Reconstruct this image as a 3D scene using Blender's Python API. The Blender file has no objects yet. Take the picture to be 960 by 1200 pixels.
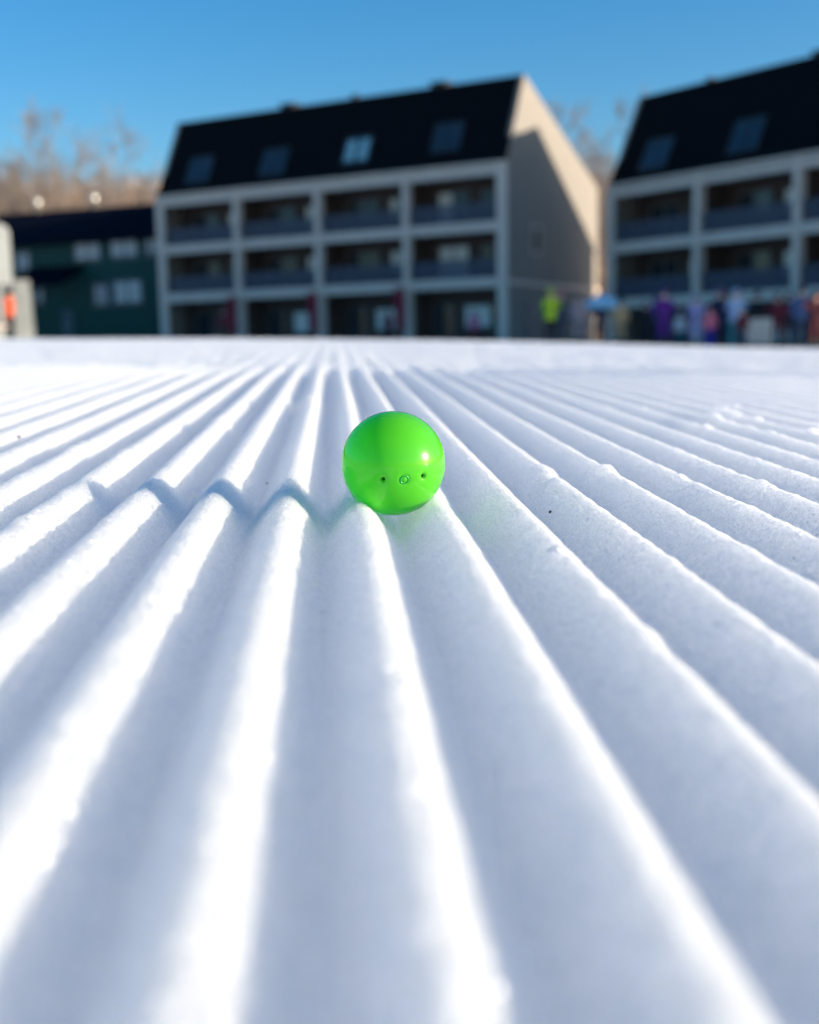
import bpy, bmesh, math, random
import numpy as np
from mathutils import Vector, Matrix
random.seed(7)
RNG = np.random.default_rng(11)
sc = bpy.context.scene
COL = sc.collection

# ------------------------------------------------------------------ camera model
PITCH, ROLL, FPX = 0.1345, 0.0196, 1400.0
Fv = np.array([0, math.cos(PITCH), -math.sin(PITCH)])
Uv = np.array([0, math.sin(PITCH), math.cos(PITCH)])
Rv = np.array([1.0, 0, 0])
def ray(px, py):
    x, y = px - 480, py - 600
    c, s = math.cos(ROLL), math.sin(ROLL)
    d = Fv * FPX + Rv * (x * c - y * s) - Uv * (x * s + y * c)
    return d / d[1]                       # per metre of y
def at(px, y, py=395):
    """real-world x of the sight line through pixel (px,py) at distance y"""
    return float(ray(px, py)[0] * y)
def zat(px, py, y):
    return float(ray(px, py)[2] * y)

cam = bpy.data.cameras.new("camera")
co = bpy.data.objects.new("camera", cam)
COL.objects.link(co)
c_, s_ = math.cos(ROLL), math.sin(ROLL)
X_ = Rv * c_ - Uv * s_
Y_ = Rv * s_ + Uv * c_
m = Matrix.Identity(4)
for i in range(3):
    m[i][0], m[i][1], m[i][2] = X_[i], Y_[i], -Fv[i]
co.matrix_world = m
cam.sensor_width = 24.0
cam.sensor_fit = 'HORIZONTAL'
cam.lens = 35.0
cam.clip_start = 0.005
cam.clip_end = 3000
cam.dof.use_dof = True
cam.dof.focus_distance = 0.57
cam.dof.aperture_fstop = 6.0
sc.camera = co

# ------------------------------------------------------------------ light
SUN_EL, SUN_AZ = math.radians(12.2), math.radians(12.5)      # azimuth: from +x towards the camera
sdir = Vector((math.cos(SUN_EL) * math.cos(SUN_AZ), -math.cos(SUN_EL) * math.sin(SUN_AZ), math.sin(SUN_EL)))
sun = bpy.data.lights.new("sun", 'SUN')
sun.energy = 3.8
sun.angle = math.radians(0.53)
sun.color = (1.0, 0.88, 0.72)
so = bpy.data.objects.new("sun", sun)
COL.objects.link(so)
so.rotation_euler = sdir.to_track_quat('Z', 'Y').to_euler()

w = bpy.data.worlds.new("World")
sc.world = w
w.use_nodes = True
nt = w.node_tree
nt.nodes.clear()
sky = nt.nodes.new('ShaderNodeTexSky')
sky.sky_type = 'NISHITA'
sky.sun_disc = False
sky.sun_elevation = SUN_EL
# Nishita: rotation 0 puts the sun at +Y, positive turns towards +X
sky.sun_rotation = math.atan2(sdir.x, sdir.y)
sky.altitude = 900
sky.air_density = 1.16
sky.dust_density = 2.2
sky.ozone_density = 3.5
hs = nt.nodes.new('ShaderNodeHueSaturation')
hs.inputs['Saturation'].default_value = 1.3
bg = nt.nodes.new('ShaderNodeBackground')
bg.inputs['Strength'].default_value = 0.078
out = nt.nodes.new('ShaderNodeOutputWorld')
nt.links.new(sky.outputs[0], hs.inputs['Color'])
nt.links.new(hs.outputs[0], bg.inputs['Color'])
nt.links.new(bg.outputs[0], out.inputs['Surface'])

sc.view_settings.view_transform = 'Standard'
sc.view_settings.look = 'None'
sc.view_settings.exposure = 1.52
sc.view_settings.gamma = 1.0
sc.cycles.max_bounces = 10
sc.cycles.diffuse_bounces = 8
sc.cycles.sample_clamp_indirect = 10.0

# ------------------------------------------------------------------ materials
MATS = {}
def mat(name, col, rough=0.7, spec=0.4, metal=0.0, var=0.12, scale=3.0, bump=0.0, bscale=40.0, stretch=None):
    """procedural paint / wood / cloth: base colour broken up by noise"""
    if name in MATS:
        return MATS[name]
    mt = bpy.data.materials.new(name)
    mt.use_nodes = True
    t = mt.node_tree
    b = t.nodes['Principled BSDF']
    b.inputs['Roughness'].default_value = rough
    b.inputs['Specular IOR Level'].default_value = spec
    b.inputs['Metallic'].default_value = metal
    tc = t.nodes.new('ShaderNodeTexCoord')
    mp = t.nodes.new('ShaderNodeMapping')
    if stretch:
        mp.inputs['Scale'].default_value = stretch
    t.links.new(tc.outputs['Object'], mp.inputs['Vector'])
    n = t.nodes.new('ShaderNodeTexNoise')
    n.inputs['Scale'].default_value = scale
    n.inputs['Detail'].default_value = 5
    t.links.new(mp.outputs[0], n.inputs['Vector'])
    r = t.nodes.new('ShaderNodeValToRGB')
    r.color_ramp.elements[0].position = 0.3
    r.color_ramp.elements[1].position = 0.7
    lo = [max(0, c * (1 - var)) for c in col]
    hi = [min(1, c * (1 + var)) for c in col]
    r.color_ramp.elements[0].color = (*lo, 1)
    r.color_ramp.elements[1].color = (*hi, 1)
    t.links.new(n.outputs['Fac'], r.inputs[0])
    t.links.new(r.outputs[0], b.inputs['Base Color'])
    if bump > 0:
        n2 = t.nodes.new('ShaderNodeTexNoise')
        n2.inputs['Scale'].default_value = bscale
        t.links.new(mp.outputs[0], n2.inputs['Vector'])
        bp = t.nodes.new('ShaderNodeBump')
        bp.inputs['Strength'].default_value = bump
        bp.inputs['Distance'].default_value = 0.02
        t.links.new(n2.outputs['Fac'], bp.inputs['Height'])
        t.links.new(bp.outputs[0], b.inputs['Normal'])
    MATS[name] = mt
    return mt

def glass_mat(name, col=(0.02, 0.03, 0.04)):
    mt = mat(name, col, rough=0.10, spec=0.45, var=0.3, scale=0.8)
    return mt

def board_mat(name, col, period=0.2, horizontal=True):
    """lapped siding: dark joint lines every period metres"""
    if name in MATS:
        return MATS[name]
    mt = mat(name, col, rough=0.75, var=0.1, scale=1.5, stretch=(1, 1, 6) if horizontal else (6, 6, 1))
    t = mt.node_tree
    b = t.nodes['Principled BSDF']
    tc = t.nodes.new('ShaderNodeTexCoord')
    wv = t.nodes.new('ShaderNodeTexWave')
    wv.wave_type = 'BANDS'
    wv.bands_direction = 'Z' if horizontal else 'DIAGONAL'
    wv.wave_profile = 'SAW'
    wv.inputs['Scale'].default_value = 1.0 / period * 0.314
    t.links.new(tc.outputs['Object'], wv.inputs['Vector'])
    bp = t.nodes.new('ShaderNodeBump')
    bp.inputs['Strength'].default_value = 0.6
    bp.inputs['Distance'].default_value = 0.02
    t.links.new(wv.outputs['Fac'], bp.inputs['Height'])
    t.links.new(bp.outputs[0], b.inputs['Normal'])
    return mt

# ------------------------------------------------------------------ object helpers
def tag(o, label=None, cat=None, group=None, kind=None):
    if label: o['label'] = label
    if cat: o['category'] = cat
    if group: o['group'] = group
    if kind: o['kind'] = kind
    return o
def empty(name, loc=(0, 0, 0), rz=0.0, label=None, cat=None, group=None):
    o = bpy.data.objects.new(name, None)
    COL.objects.link(o)
    o.location = loc
    o.rotation_euler = (0, 0, rz)
    o.empty_display_size = 0.2
    return tag(o, label, cat, group)

class MB:
    """collects shapes into one mesh"""
    def __init__(self):
        self.v, self.f, self.mi = [], [], []
    def add(self, vs, fs, mi=0):
        n = len(self.v)
        self.v += [tuple(map(float, p)) for p in vs]
        self.f += [tuple(i + n for i in f) for f in fs]
        self.mi += [mi] * len(fs)
        return self
    def box(self, x0, x1, y0, y1, z0, z1, mi=0, bev=0.0):
        if bev > 0:
            b = min(bev, 0.45 * min(x1 - x0, y1 - y0, z1 - z0))
            bm = bmesh.new()
            bmesh.ops.create_cube(bm, size=1)
            for q in bm.verts:
                q.co = Vector(((x0 + x1) / 2 + q.co.x * (x1 - x0), (y0 + y1) / 2 + q.co.y * (y1 - y0), (z0 + z1) / 2 + q.co.z * (z1 - z0)))
            bmesh.ops.bevel(bm, geom=bm.edges[:], offset=b, segments=2, profile=0.7, affect='EDGES')
            bm.verts.index_update()
            self.add([q.co for q in bm.verts], [[q.index for q in f.verts] for f in bm.faces], mi)
            bm.free()
            return self
        vs = [(x, y, z) for z in (z0, z1) for y in (y0, y1) for x in (x0, x1)]
        return self.add(vs, [(0, 2, 3, 1), (4, 5, 7, 6), (0, 1, 5, 4), (2, 6, 7, 3), (0, 4, 6, 2), (1, 3, 7, 5)], mi)
    def prism(self, poly, x0, x1, mi=0):
        """polygon of (y,z), extruded along x"""
        n = len(poly)
        vs = [(x0, y, z) for y, z in poly] + [(x1, y, z) for y, z in poly]
        fs = [tuple(range(n))[::-1], tuple(range(n, 2 * n))]
        fs += [(i, (i + 1) % n, n + (i + 1) % n, n + i) for i in range(n)]
        return self.add(vs, fs, mi)
    def tube(self, pts, rads, seg=6, mi=0, cap=True):
        rings = []
        vs, fs = [], []
        up = Vector((0, 0, 1))
        for i, p in enumerate(pts):
            a = Vector(pts[max(0, i - 1)])
            b = Vector(pts[min(len(pts) - 1, i + 1)])
            d = (b - a).normalized()
            s = d.cross(up)
            if s.length < 1e-3: s = d.cross(Vector((1, 0, 0)))
            s.normalize()
            t = s.cross(d)
            for k in range(seg):
                an = 2 * math.pi * k / seg
                vs.append(Vector(p) + (s * math.cos(an) + t * math.sin(an)) * rads[i])
        for i in range(len(pts) - 1):
            for k in range(seg):
                k2 = (k + 1) % seg
                fs.append((i * seg + k, i * seg + k2, (i + 1) * seg + k2, (i + 1) * seg + k))
        if cap:
            fs.append(tuple(range(seg))[::-1])
            fs.append(tuple((len(pts) - 1) * seg + k for k in range(seg)))
        return self.add(vs, fs, mi)
    def lathe(self, prof, seg=20, c=(0, 0, 0), mi=0):
        vs, fs = [], []
        for r, z in prof:
            for k in range(seg):
                a = 2 * math.pi * k / seg
                vs.append((c[0] + r * math.cos(a), c[1] + r * math.sin(a), c[2] + z))
        for i in range(len(prof) - 1):
            for k in range(seg):
                k2 = (k + 1) % seg
                fs.append((i * seg + k, i * seg + k2, (i + 1) * seg + k2, (i + 1) * seg + k))
        return self.add(vs, fs, mi)
    def ell(self, c, r, seg=14, rings=9, mi=0, zmin=-1.0):
        prof = []
        for i in range(rings + 1):
            th = math.acos(zmin) * i / rings
            prof.append((max(1e-4, math.sin(th)), math.cos(th)))
        vs, fs = [], []
        for s, cz in prof:
            for k in range(seg):
                a = 2 * math.pi * k / seg
                vs.append((c[0] + r[0] * s * math.cos(a), c[1] + r[1] * s * math.sin(a), c[2] + r[2] * cz))
        for i in range(len(prof) - 1):
            for k in range(seg):
                k2 = (k + 1) % seg
                fs.append((i * seg + k, (i + 1) * seg + k, (i + 1) * seg + k2, i * seg + k2))
        return self.add(vs, fs, mi)
    def build(self, name, mats, parent=None, smooth=False, loc=None, rz=None):
        me = bpy.data.meshes.new(name)
        me.from_pydata(self.v, [], self.f)
        if not isinstance(mats, (list, tuple)): mats = [mats]
        for q in mats: me.materials.append(q)
        me.polygons.foreach_set('material_index', self.mi)
        if smooth: me.polygons.foreach_set('use_smooth', [True] * len(self.f))
        me.update()
        o = bpy.data.objects.new(name, me)
        COL.objects.link(o)
        if parent: o.parent = parent
        if loc is not None: o.location = loc
        if rz is not None: o.rotation_euler = (0, 0, rz)
        return o

# ------------------------------------------------------------------ snow
PIT = 0.0352                      # ridge pitch of the groomed corduroy
AMP = 0.0076                      # half height of a ridge
rd = ray(389, 367)                # the ridges run towards this point
TX, SLOPE = float(rd[0]), float(rd[2])
HC = 0.0856                       # camera above the crests
KC = 0.00150
CROSS, CROSS2 = -0.032, -0.0048
def mean_crest(x, y):
    """surface through the crests"""
    x = np.asarray(x, float); y = np.asarray(y, float)
    yy = np.minimum(y, 9.0)
    base = -HC + SLOPE * yy - KC * np.where(yy > 0, yy * yy, 0)
    s9 = SLOPE - 2 * KC * 9.0
    far = np.clip(y - 9.0, 0, None)
    base = base + s9 * (1 - np.exp(-far / 4.0)) * 4.0 + 0.0045 * np.clip(far, 0, 120)
    xl = 30 * np.tanh(x / 30)
    near = np.exp(-(y / 30.0) ** 2)
    return base + CROSS * xl + CROSS2 * near * 9 * np.tanh((x / 3) ** 2) * np.clip(y / 5, 0, 1)

# the ball has settled a little into the two ridges it lies between
BR = 0.025
bd = ray(461, 543)
by = 0.0
dn = bd / np.linalg.norm(bd)
depth = FPX * BR / 61.0
dist = depth / float(dn @ Fv)
BC = Vector(dn * dist)
DENT = (BC.x, BC.y, BC.z)
class Lat:
    def __init__(s, seed): s.t = np.random.default_rng(seed).random((256, 256))
    def __call__(s, x, y):
        xi = np.floor(x).astype(int); yi = np.floor(y).astype(int)
        fx = x - xi; fy = y - yi
        fx = fx * fx * (3 - 2 * fx); fy = fy * fy * (3 - 2 * fy)
        t = s.t
        a = t[xi % 256, yi % 256]; b = t[(xi + 1) % 256, yi % 256]
        c = t[xi % 256, (yi + 1) % 256]; d = t[(xi + 1) % 256, (yi + 1) % 256]
        return (a * (1 - fx) + b * fx) * (1 - fy) + (c * (1 - fx) + d * fx) * fy - 0.5
LA, LB, LC, LD = Lat(1), Lat(2), Lat(3), Lat(4)

def hit(px, py, dz=0.0):
    """where the sight line meets the crest surface"""
    r = ray(px, py)
    y = 0.5
    for _ in range(60):
        x = r[0] * y
        y = y + 0.6 * ((mean_crest(x, y) + dz) / r[2] - y)
    return float(r[0] * y), float(y)
cx0, cy0 = hit(425, 590)
PH0 = cx0 - TX * cy0
LUMPS = []
def lump(px, py, r, h, ry=None, fill=0.0):
    x, y = hit(px, py)
    LUMPS.append((x, y, r, ry or r, h))
# broken crests and crumbs seen in the photograph
lump(344, 466, 0.016, 0.007, 0.02)
lump(268, 492, 0.011, 0.005, 0.015)
lump(640, 556, 0.012, -0.004, 0.007)
lump(672, 547, 0.014, 0.004, 0.010)
lump(642, 646, 0.006, 0.0025, 0.005)
lump(715, 550, 0.007, 0.0025, 0.009); lump(885, 568, 0.008, 0.003, 0.010)
def crumbs(px, py, sx, sy, n, r0, r1):
    for _ in range(n):
        x, y = hit(px + float(RNG.normal(0, sx)), py + float(RNG.normal(0, sy)))
        r = float(RNG.uniform(r0, r1))
        LUMPS.append((x, y, r, r * float(RNG.uniform(0.7, 1.4)), r * float(RNG.uniform(0.12, 0.28))))
crumbs(725, 474, 22, 5, 16, 0.005, 0.010)
crumbs(850, 488, 28, 6, 24, 0.006, 0.012)
crumbs(945, 508, 20, 5, 12, 0.006, 0.011)
crumbs(650, 452, 25, 5, 12, 0.006, 0.011)
crumbs(345, 466, 5, 3, 5, 0.007, 0.012)
crumbs(690, 556, 14, 8, 8, 0.003, 0.006)
crumbs(884, 570, 8, 4, 6, 0.003, 0.007)
crumbs(525, 500, 10, 8, 6, 0.002, 0.004)
crumbs(100, 510, 40, 14, 12, 0.004, 0.010)

for _ in range(300):
    y = float(RNG.uniform(1.7, 8.5)) ; x = float(RNG.uniform(-1, 1) * (0.45 * y + 0.3))
    r = float(RNG.uniform(0.006, 0.022)) * (1 + 0.35 * y)
    LUMPS.append((x, y, r, r * float(RNG.uniform(0.7, 2.2)), float(RNG.choice([-1, 1, 1])) * float(RNG.uniform(0.0008, 0.0030))))
for _ in range(120):
    y = float(RNG.uniform(0.2, 1.0)); x = float(RNG.uniform(-1, 1) * (0.4 * y + 0.1))
    r = float(RNG.uniform(0.0025, 0.006))
    LUMPS.append((x, y, r, r * float(RNG.uniform(0.8, 1.6)), float(RNG.choice([-1, 1])) * float(RNG.uniform(0.0005, 0.0016))))

def snow_z(x, y, lumps=True):
    x = np.asarray(x, float); y = np.asarray(y, float)
    wob = 0.0007 * LA(x * 4, y * 1.6) * 2 + 0.0003 * LB(x * 22, y * 7) * 2
    v = (x - TX * y - PH0 + wob) / PIT * 2 * math.pi
    cr = np.cos(v)
    rnd = np.sqrt((0.5 + 0.5 * cr) + 0.020)             # broad rounded tops, narrow valleys
    rnd = (rnd - math.sqrt(0.020)) / (math.sqrt(1.020) - math.sqrt(0.020)) * 2 - 1
    wave = 0.55 * rnd + 0.45 * cr
    vary = 1 + 0.10 * LC(x * 13, y * 2.5) + 0.05 * LA(x * 40, y * 20)
    # past the next groomer pass the combing is half worn away and crumbly
    edge = 1.95 + 0.25 * LA(x * 2.1, y * 2.1) + 0.25 * LB(x * 9, y * 9)
    worn = 1 / (1 + np.exp(-(y - edge) / 0.07))
    ridge = AMP * vary * (1 - 0.86 * worn) * (wave - 1)
    z = mean_crest(x, y) + ridge - 0.004 * worn
    z = z + worn * (0.0045 * LC(x * 19, y * 11) + 0.0035 * LB(x * 47, y * 23))
    z = z + 0.0004 * LB(x * 60, y * 45) + 0.0008 * LC(x * 190, y * 150) + 0.0007 * LA(x * 430, y * 380) * np.clip(1.6 - np.abs(y - 0.65) * 3, 0, 1)
    z = z + 0.004 * LD(x * 1.7, y * 1.1) * np.clip((y - 0.9) / 3, 0, 1)
    if DENT:
        z = z - 0.0040 * np.exp(-((x - DENT[0]) / 0.026) ** 2 - ((y - DENT[1] + 0.010) / 0.030) ** 2)
        rr = (x - DENT[0]) ** 2 + (y - DENT[1]) ** 2
        k = rr < (BR + 0.0004) ** 2 * 0.98
        if k.any():
            z[k] = np.minimum(z[k], DENT[2] - np.sqrt((BR + 0.0003) ** 2 - rr[k]))
    if lumps:
        for lx, ly, rx, ry, h in LUMPS:
            msk = (np.abs(x - lx) < 2.6 * rx) & (np.abs(y - ly) < 2.6 * ry)
            if msk.any():
                q = ((x[msk] - lx) / rx) ** 2 + ((y[msk] - ly) / ry) ** 2
                z[msk] += h * np.exp(-q)
    return z

SV, SF = [], []
off = 0
def zone(rows, dx, W, snap_first=False, snap_last=False):
    global off
    n = int(max(W(r) for r in rows) / dx) + 1
    n += n % 2
    xs = np.arange(-n, n + 1) * dx
    X, Y = np.meshgrid(xs, rows)
    X = X + TX * Y                     # columns follow the ridges
    Z = snow_z(X.ravel().copy(), Y.ravel().copy()).reshape(X.shape)
    for flag, row in ((snap_first, 0), (snap_last, -1)):
        if flag:       # meets a coarser zone of twice the spacing
            odd = np.arange(1, len(xs) - 1, 2)
            Z[row, odd] = 0.5 * (Z[row, odd - 1] + Z[row, odd + 1])
    Wr = np.array([W(r) for r in rows])
    ins = np.abs(X - TX * Y) <= Wr[:, None]
    cell = ins[:-1, :-1] & ins[1:, 1:] & ins[:-1, 1:] & ins[1:, :-1]
    used = np.zeros(X.shape, bool)
    used[:-1, :-1] |= cell; used[1:, 1:] |= cell; used[:-1, 1:] |= cell; used[1:, :-1] |= cell
    idx = np.cumsum(used.ravel()).reshape(X.shape) - 1 + off
    SV.append(np.stack([X[used], Y[used], Z[used]], -1))
    q = np.stack([idx[:-1, :-1][cell], idx[:-1, 1:][cell], idx[1:, 1:][cell], idx[1:, :-1][cell]], -1)
    SF.append(q)
    off += int(used.sum())
Wn = lambda y: 0.5 * max(y, 0) + 0.40
zone(np.arange(-0.6, 0.1001, 0.01), 0.005, Wn)
zone(np.linspace(0.10, 0.40, 90), 0.0025, Wn, True, False)
zone(np.linspace(0.40, 0.92, 400), 0.00125, Wn, True, True)
zone(np.linspace(0.92, 1.30, 110), 0.0025, Wn, False, True)
r_ = [1.30]
while r_[-1] < 9.5: r_.append(r_[-1] * 1.0115)
zone(np.array(r_), 0.005, Wn)
# the rest of the slope, out to the horizon
g = np.sinh(np.linspace(-8.2, 8.2, 241)) * 0.4
gx = g * (500 / g[-1])
gy = np.concatenate([np.linspace(-60, -1, 20), np.arange(-0.6, 12, 0.3), np.linspace(12.5, 110, 60), np.linspace(115, 900, 25)])
X, Y = np.meshgrid(gx, gy)
Z = mean_crest(X, Y) - AMP - 0.014
Z += np.where(Y > 10, 0.05 * LA(X * 0.5, Y * 0.4), 0)
cxm = 0.25 * (X[:-1, :-1] + X[1:, 1:] + X[1:, :-1] + X[:-1, 1:]); cym = 0.5 * (Y[:-1, :-1] + Y[1:, 1:])
XS = X - TX * Y
xr = np.max(np.abs(np.stack([XS[:-1, :-1], XS[1:, 1:], XS[1:, :-1], XS[:-1, 1:]])), 0)
keep = ~((xr < 0.5 * np.maximum(Y[:-1, :-1], 0) + 0.36) & (Y[:-1, :-1] > -0.59) & (Y[1:, 1:] < 9.2))
idx = np.arange(X.size).reshape(X.shape) + off
SV.append(np.stack([X.ravel(), Y.ravel(), Z.ravel()], -1))
SF.append(np.stack([idx[:-1, :-1][keep], idx[:-1, 1:][keep], idx[1:, 1:][keep], idx[1:, :-1][keep]], -1))
V = np.concatenate(SV).astype(np.float32); Fq = np.concatenate(SF).astype(np.int32)
us = np.zeros(len(V), bool); us[Fq.ravel()] = True
remap = np.cumsum(us) - 1
V = V[us]; Fq = remap[Fq].astype(np.int32)
me = bpy.data.meshes.new("snow")
me.vertices.add(len(V)); me.vertices.foreach_set('co', V.ravel())
me.loops.add(Fq.size); me.loops.foreach_set('vertex_index', Fq.ravel())
me.polygons.add(len(Fq))
me.polygons.foreach_set('loop_start', np.arange(len(Fq), dtype=np.int32) * 4)
me.polygons.foreach_set('loop_total', np.full(len(Fq), 4, dtype=np.int32))
me.polygons.foreach_set('use_smooth', np.ones(len(Fq), bool))
me.update(calc_edges=True)

def snow_material():
    mt = bpy.data.materials.new("groomed_snow")
    mt.use_nodes = True
    t = mt.node_tree
    b = t.nodes['Principled BSDF']
    b.inputs['Base Color'].default_value = (0.985, 0.983, 0.977, 1)
    b.inputs['Roughness'].default_value = 0.6
    b.inputs['Specular IOR Level'].default_value = 0.15
    b.subsurface_method = 'RANDOM_WALK'
    b.inputs['Subsurface Weight'].default_value = 0.87
    b.inputs['Subsurface Radius'].default_value = (1.0, 1.0, 1.15)
    b.inputs['Subsurface Scale'].default_value = 0.17
    tc = t.nodes.new('ShaderNodeTexCoord')
    def noise(s, d=3, rough=0.6):
        n = t.nodes.new('ShaderNodeTexNoise')
        n.inputs['Scale'].default_value = s
        n.inputs['Detail'].default_value = d
        n.inputs['Roughness'].default_value = rough
        t.links.new(tc.outputs['Object'], n.inputs['Vector'])
        return n
    # ice grains and the small voids between them
    gr = t.nodes.new('ShaderNodeTexVoronoi')
    gr.inputs['Scale'].default_value = 750
    t.links.new(tc.outputs['Object'], gr.inputs['Vector'])
    gp = t.nodes.new('ShaderNodeValToRGB')
    gp.color_ramp.elements[0].position = 0.25; gp.color_ramp.elements[0].color = (0.99, 0.988, 0.982, 1)
    gp.color_ramp.elements[1].position = 0.85; gp.color_ramp.elements[1].color = (0.83, 0.84, 0.85, 1)
    t.links.new(gr.outputs['Distance'], gp.inputs[0])
    t.links.new(gp.outputs[0], b.inputs['Base Color'])
    n1, n2 = noise(1100, 2), noise(320, 3)
    ad = t.nodes.new('ShaderNodeMath'); ad.operation = 'MULTIPLY_ADD'
    ad.inputs[1].default_value = 0.9
    t.links.new(n1.outputs['Fac'], ad.inputs[0])
    t.links.new(n2.outputs['Fac'], ad.inputs[2])
    bp = t.nodes.new('ShaderNodeBump')
    bp.inputs['Strength'].default_value = 0.55
    bp.inputs['Distance'].default_value = 0.005
    t.links.new(ad.outputs[0], bp.inputs['Height'])
    t.links.new(bp.outputs[0], b.inputs['Normal'])
    # loose ice crystals: flakes with their own facing glint in the sun
    vo = t.nodes.new('ShaderNodeTexVoronoi')
    vo.inputs['Scale'].default_value = 900
    t.links.new(tc.outputs['Object'], vo.inputs['Vector'])
    sub = t.nodes.new('ShaderNodeVectorMath'); sub.operation = 'SUBTRACT'
    sub.inputs[1].default_value = (0.5, 0.5, 0.5)
    t.links.new(vo.outputs['Color'], sub.inputs[0])
    sc_ = t.nodes.new('ShaderNodeVectorMath'); sc_.operation = 'SCALE'
    sc_.inputs['Scale'].default_value = 2.6
    t.links.new(sub.outputs[0], sc_.inputs[0])
    ge = t.nodes.new('ShaderNodeNewGeometry')
    av = t.nodes.new('ShaderNodeVectorMath'); av.operation = 'ADD'
    t.links.new(ge.outputs['Normal'], av.inputs[0]); t.links.new(sc_.outputs[0], av.inputs[1])
    nv = t.nodes.new('ShaderNodeVectorMath'); nv.operation = 'NORMALIZE'
    t.links.new(av.outputs[0], nv.inputs[0])
    gl = t.nodes.new('ShaderNodeBsdfGlossy')
    gl.inputs['Roughness'].default_value = 0.38
    t.links.new(nv.outputs[0], gl.inputs['Normal'])
    lt = t.nodes.new('ShaderNodeMath'); lt.operation = 'LESS_THAN'
    lt.inputs[1].default_value = 0.60
    t.links.new(vo.outputs['Distance'], lt.inputs[0])
    mu = t.nodes.new('ShaderNodeMath'); mu.operation = 'MULTIPLY'
    sx_ = t.nodes.new('ShaderNodeSeparateColor')
    t.links.new(vo.outputs['Color'], sx_.inputs[0])
    pw = t.nodes.new('ShaderNodeMath'); pw.operation = 'POWER'; pw.inputs[1].default_value = 2.0
    t.links.new(sx_.outputs[2], pw.inputs[0])
    m0 = t.nodes.new('ShaderNodeMath'); m0.operation = 'MULTIPLY'; m0.inputs[1].default_value = 0.60
    t.links.new(pw.outputs[0], m0.inputs[0])
    t.links.new(m0.outputs[0], mu.inputs[1])
    t.links.new(lt.outputs[0], mu.inputs[0])
    mx = t.nodes.new('ShaderNodeMixShader')
    t.links.new(mu.outputs[0], mx.inputs[0])
    t.links.new(b.outputs[0], mx.inputs[1]); t.links.new(gl.outputs[0], mx.inputs[2])
    t.links.new(mx.outputs[0], t.nodes['Material Output'].inputs['Surface'])
    return mt
me.materials.append(snow_material())
snow = bpy.data.objects.new("snow", me)
COL.objects.link(snow)
tag(snow, 'white groomed snow slope combed into parallel corduroy ridges', kind='structure')
def gz(x, y):
    """ground height away from the ridges"""
    return float(mean_crest(x, y)) - AMP - 0.014

# ------------------------------------------------------------------ the green ball
def ball_material():
    mt = bpy.data.materials.new("green_translucent_plastic")
    mt.use_nodes = True
    t = mt.node_tree
    for n in list(t.nodes):
        if n.type != 'OUTPUT_MATERIAL': t.nodes.remove(n)
    o = t.nodes['Material Output']
    tc = t.nodes.new('ShaderNodeTexCoord')
    ns = t.nodes.new('ShaderNodeTexNoise'); ns.inputs['Scale'].default_value = 60; ns.inputs['Detail'].default_value = 2
    t.links.new(tc.outputs['Object'], ns.inputs['Vector'])
    rp = t.nodes.new('ShaderNodeValToRGB')
    rp.color_ramp.elements[0].color = (0.13, 0.68, 0.030, 1)
    rp.color_ramp.elements[1].color = (0.15, 0.72, 0.036, 1)
    t.links.new(ns.outputs['Fac'], rp.inputs[0])
    df = t.nodes.new('ShaderNodeBsdfDiffuse')
    tl = t.nodes.new('ShaderNodeBsdfTranslucent')
    t.links.new(rp.outputs[0], df.inputs['Color']); tl.inputs['Color'].default_value = (0.006, 0.93, 0.004, 1)
    m1 = t.nodes.new('ShaderNodeMixShader'); m1.inputs[0].default_value = 0.60
    t.links.new(df.outputs[0], m1.inputs[1]); t.links.new(tl.outputs[0], m1.inputs[2])
    gl = t.nodes.new('ShaderNodeBsdfGlossy'); gl.inputs['Roughness'].default_value = 0.10
    fr = t.nodes.new('ShaderNodeFresnel'); fr.inputs['IOR'].default_value = 1.52
    m2 = t.nodes.new('ShaderNodeMixShader')
    gl.inputs['Roughness'].default_value = 0.035
    g2 = t.nodes.new('ShaderNodeBsdfGlossy'); g2.inputs['Roughness'].default_value = 0.24
    m3 = t.nodes.new('ShaderNodeMixShader'); m3.inputs[0].default_value = 0.25
    t.links.new(gl.outputs[0], m3.inputs[1]); t.links.new(g2.outputs[0], m3.inputs[2])
    t.links.new(fr.outputs[0], m2.inputs[0]); t.links.new(m1.outputs[0], m2.inputs[1]); t.links.new(m3.outputs[0], m2.inputs[2])
    t.links.new(m2.outputs[0], o.inputs['Surface'])
    return mt
GREEN = ball_material()
ball = empty("toy_ball", (BC.x, BC.y, BC.z - BR), 0, 'glossy green plastic toy ball with small holes resting between snow ridges', 'ball')
right = Vector(X_); upv = Vector(Y_); tow = (-Vector(dn)).normalized()
def on_ball(dx, dy):
    a, b = dx / 61.0, -dy / 61.0
    return (right * a + upv * b + tow * math.sqrt(max(0, 1 - a * a - b * b))).normalized()
holes = [on_ball(-12, 19), on_ball(35, 15)]
stud = on_ball(13, 19)
bm = bmesh.new()
bmesh.ops.create_icosphere(bm, subdivisions=7, radius=BR)
for q in bm.verts:
    n = q.co.normalized()
    rr = BR
    for hd in holes:
        a = math.acos(max(-1, min(1, n.dot(hd)))) * BR
        if a < 0.0035:
            rr -= 0.0022 / (1 + math.exp((a - 0.00095) / 0.00012))     # drilled hole
            rr -= 0.0006 * math.exp(-(a / 0.0020) ** 2)               # sunk rim
    a = math.acos(max(-1, min(1, n.dot(stud)))) * BR
    if a < 0.005:
        rr -= 0.00045 * math.exp(-((a - 0.0019) / 0.0008) ** 2)        # moulded groove round the stud
        rr += 0.00020 * math.exp(-(a / 0.0008) ** 2)
    a = n.dot(stud) ; 
    q.co = n * rr + Vector((0, 0, BR))
bme = bpy.data.meshes.new("shell")
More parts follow.
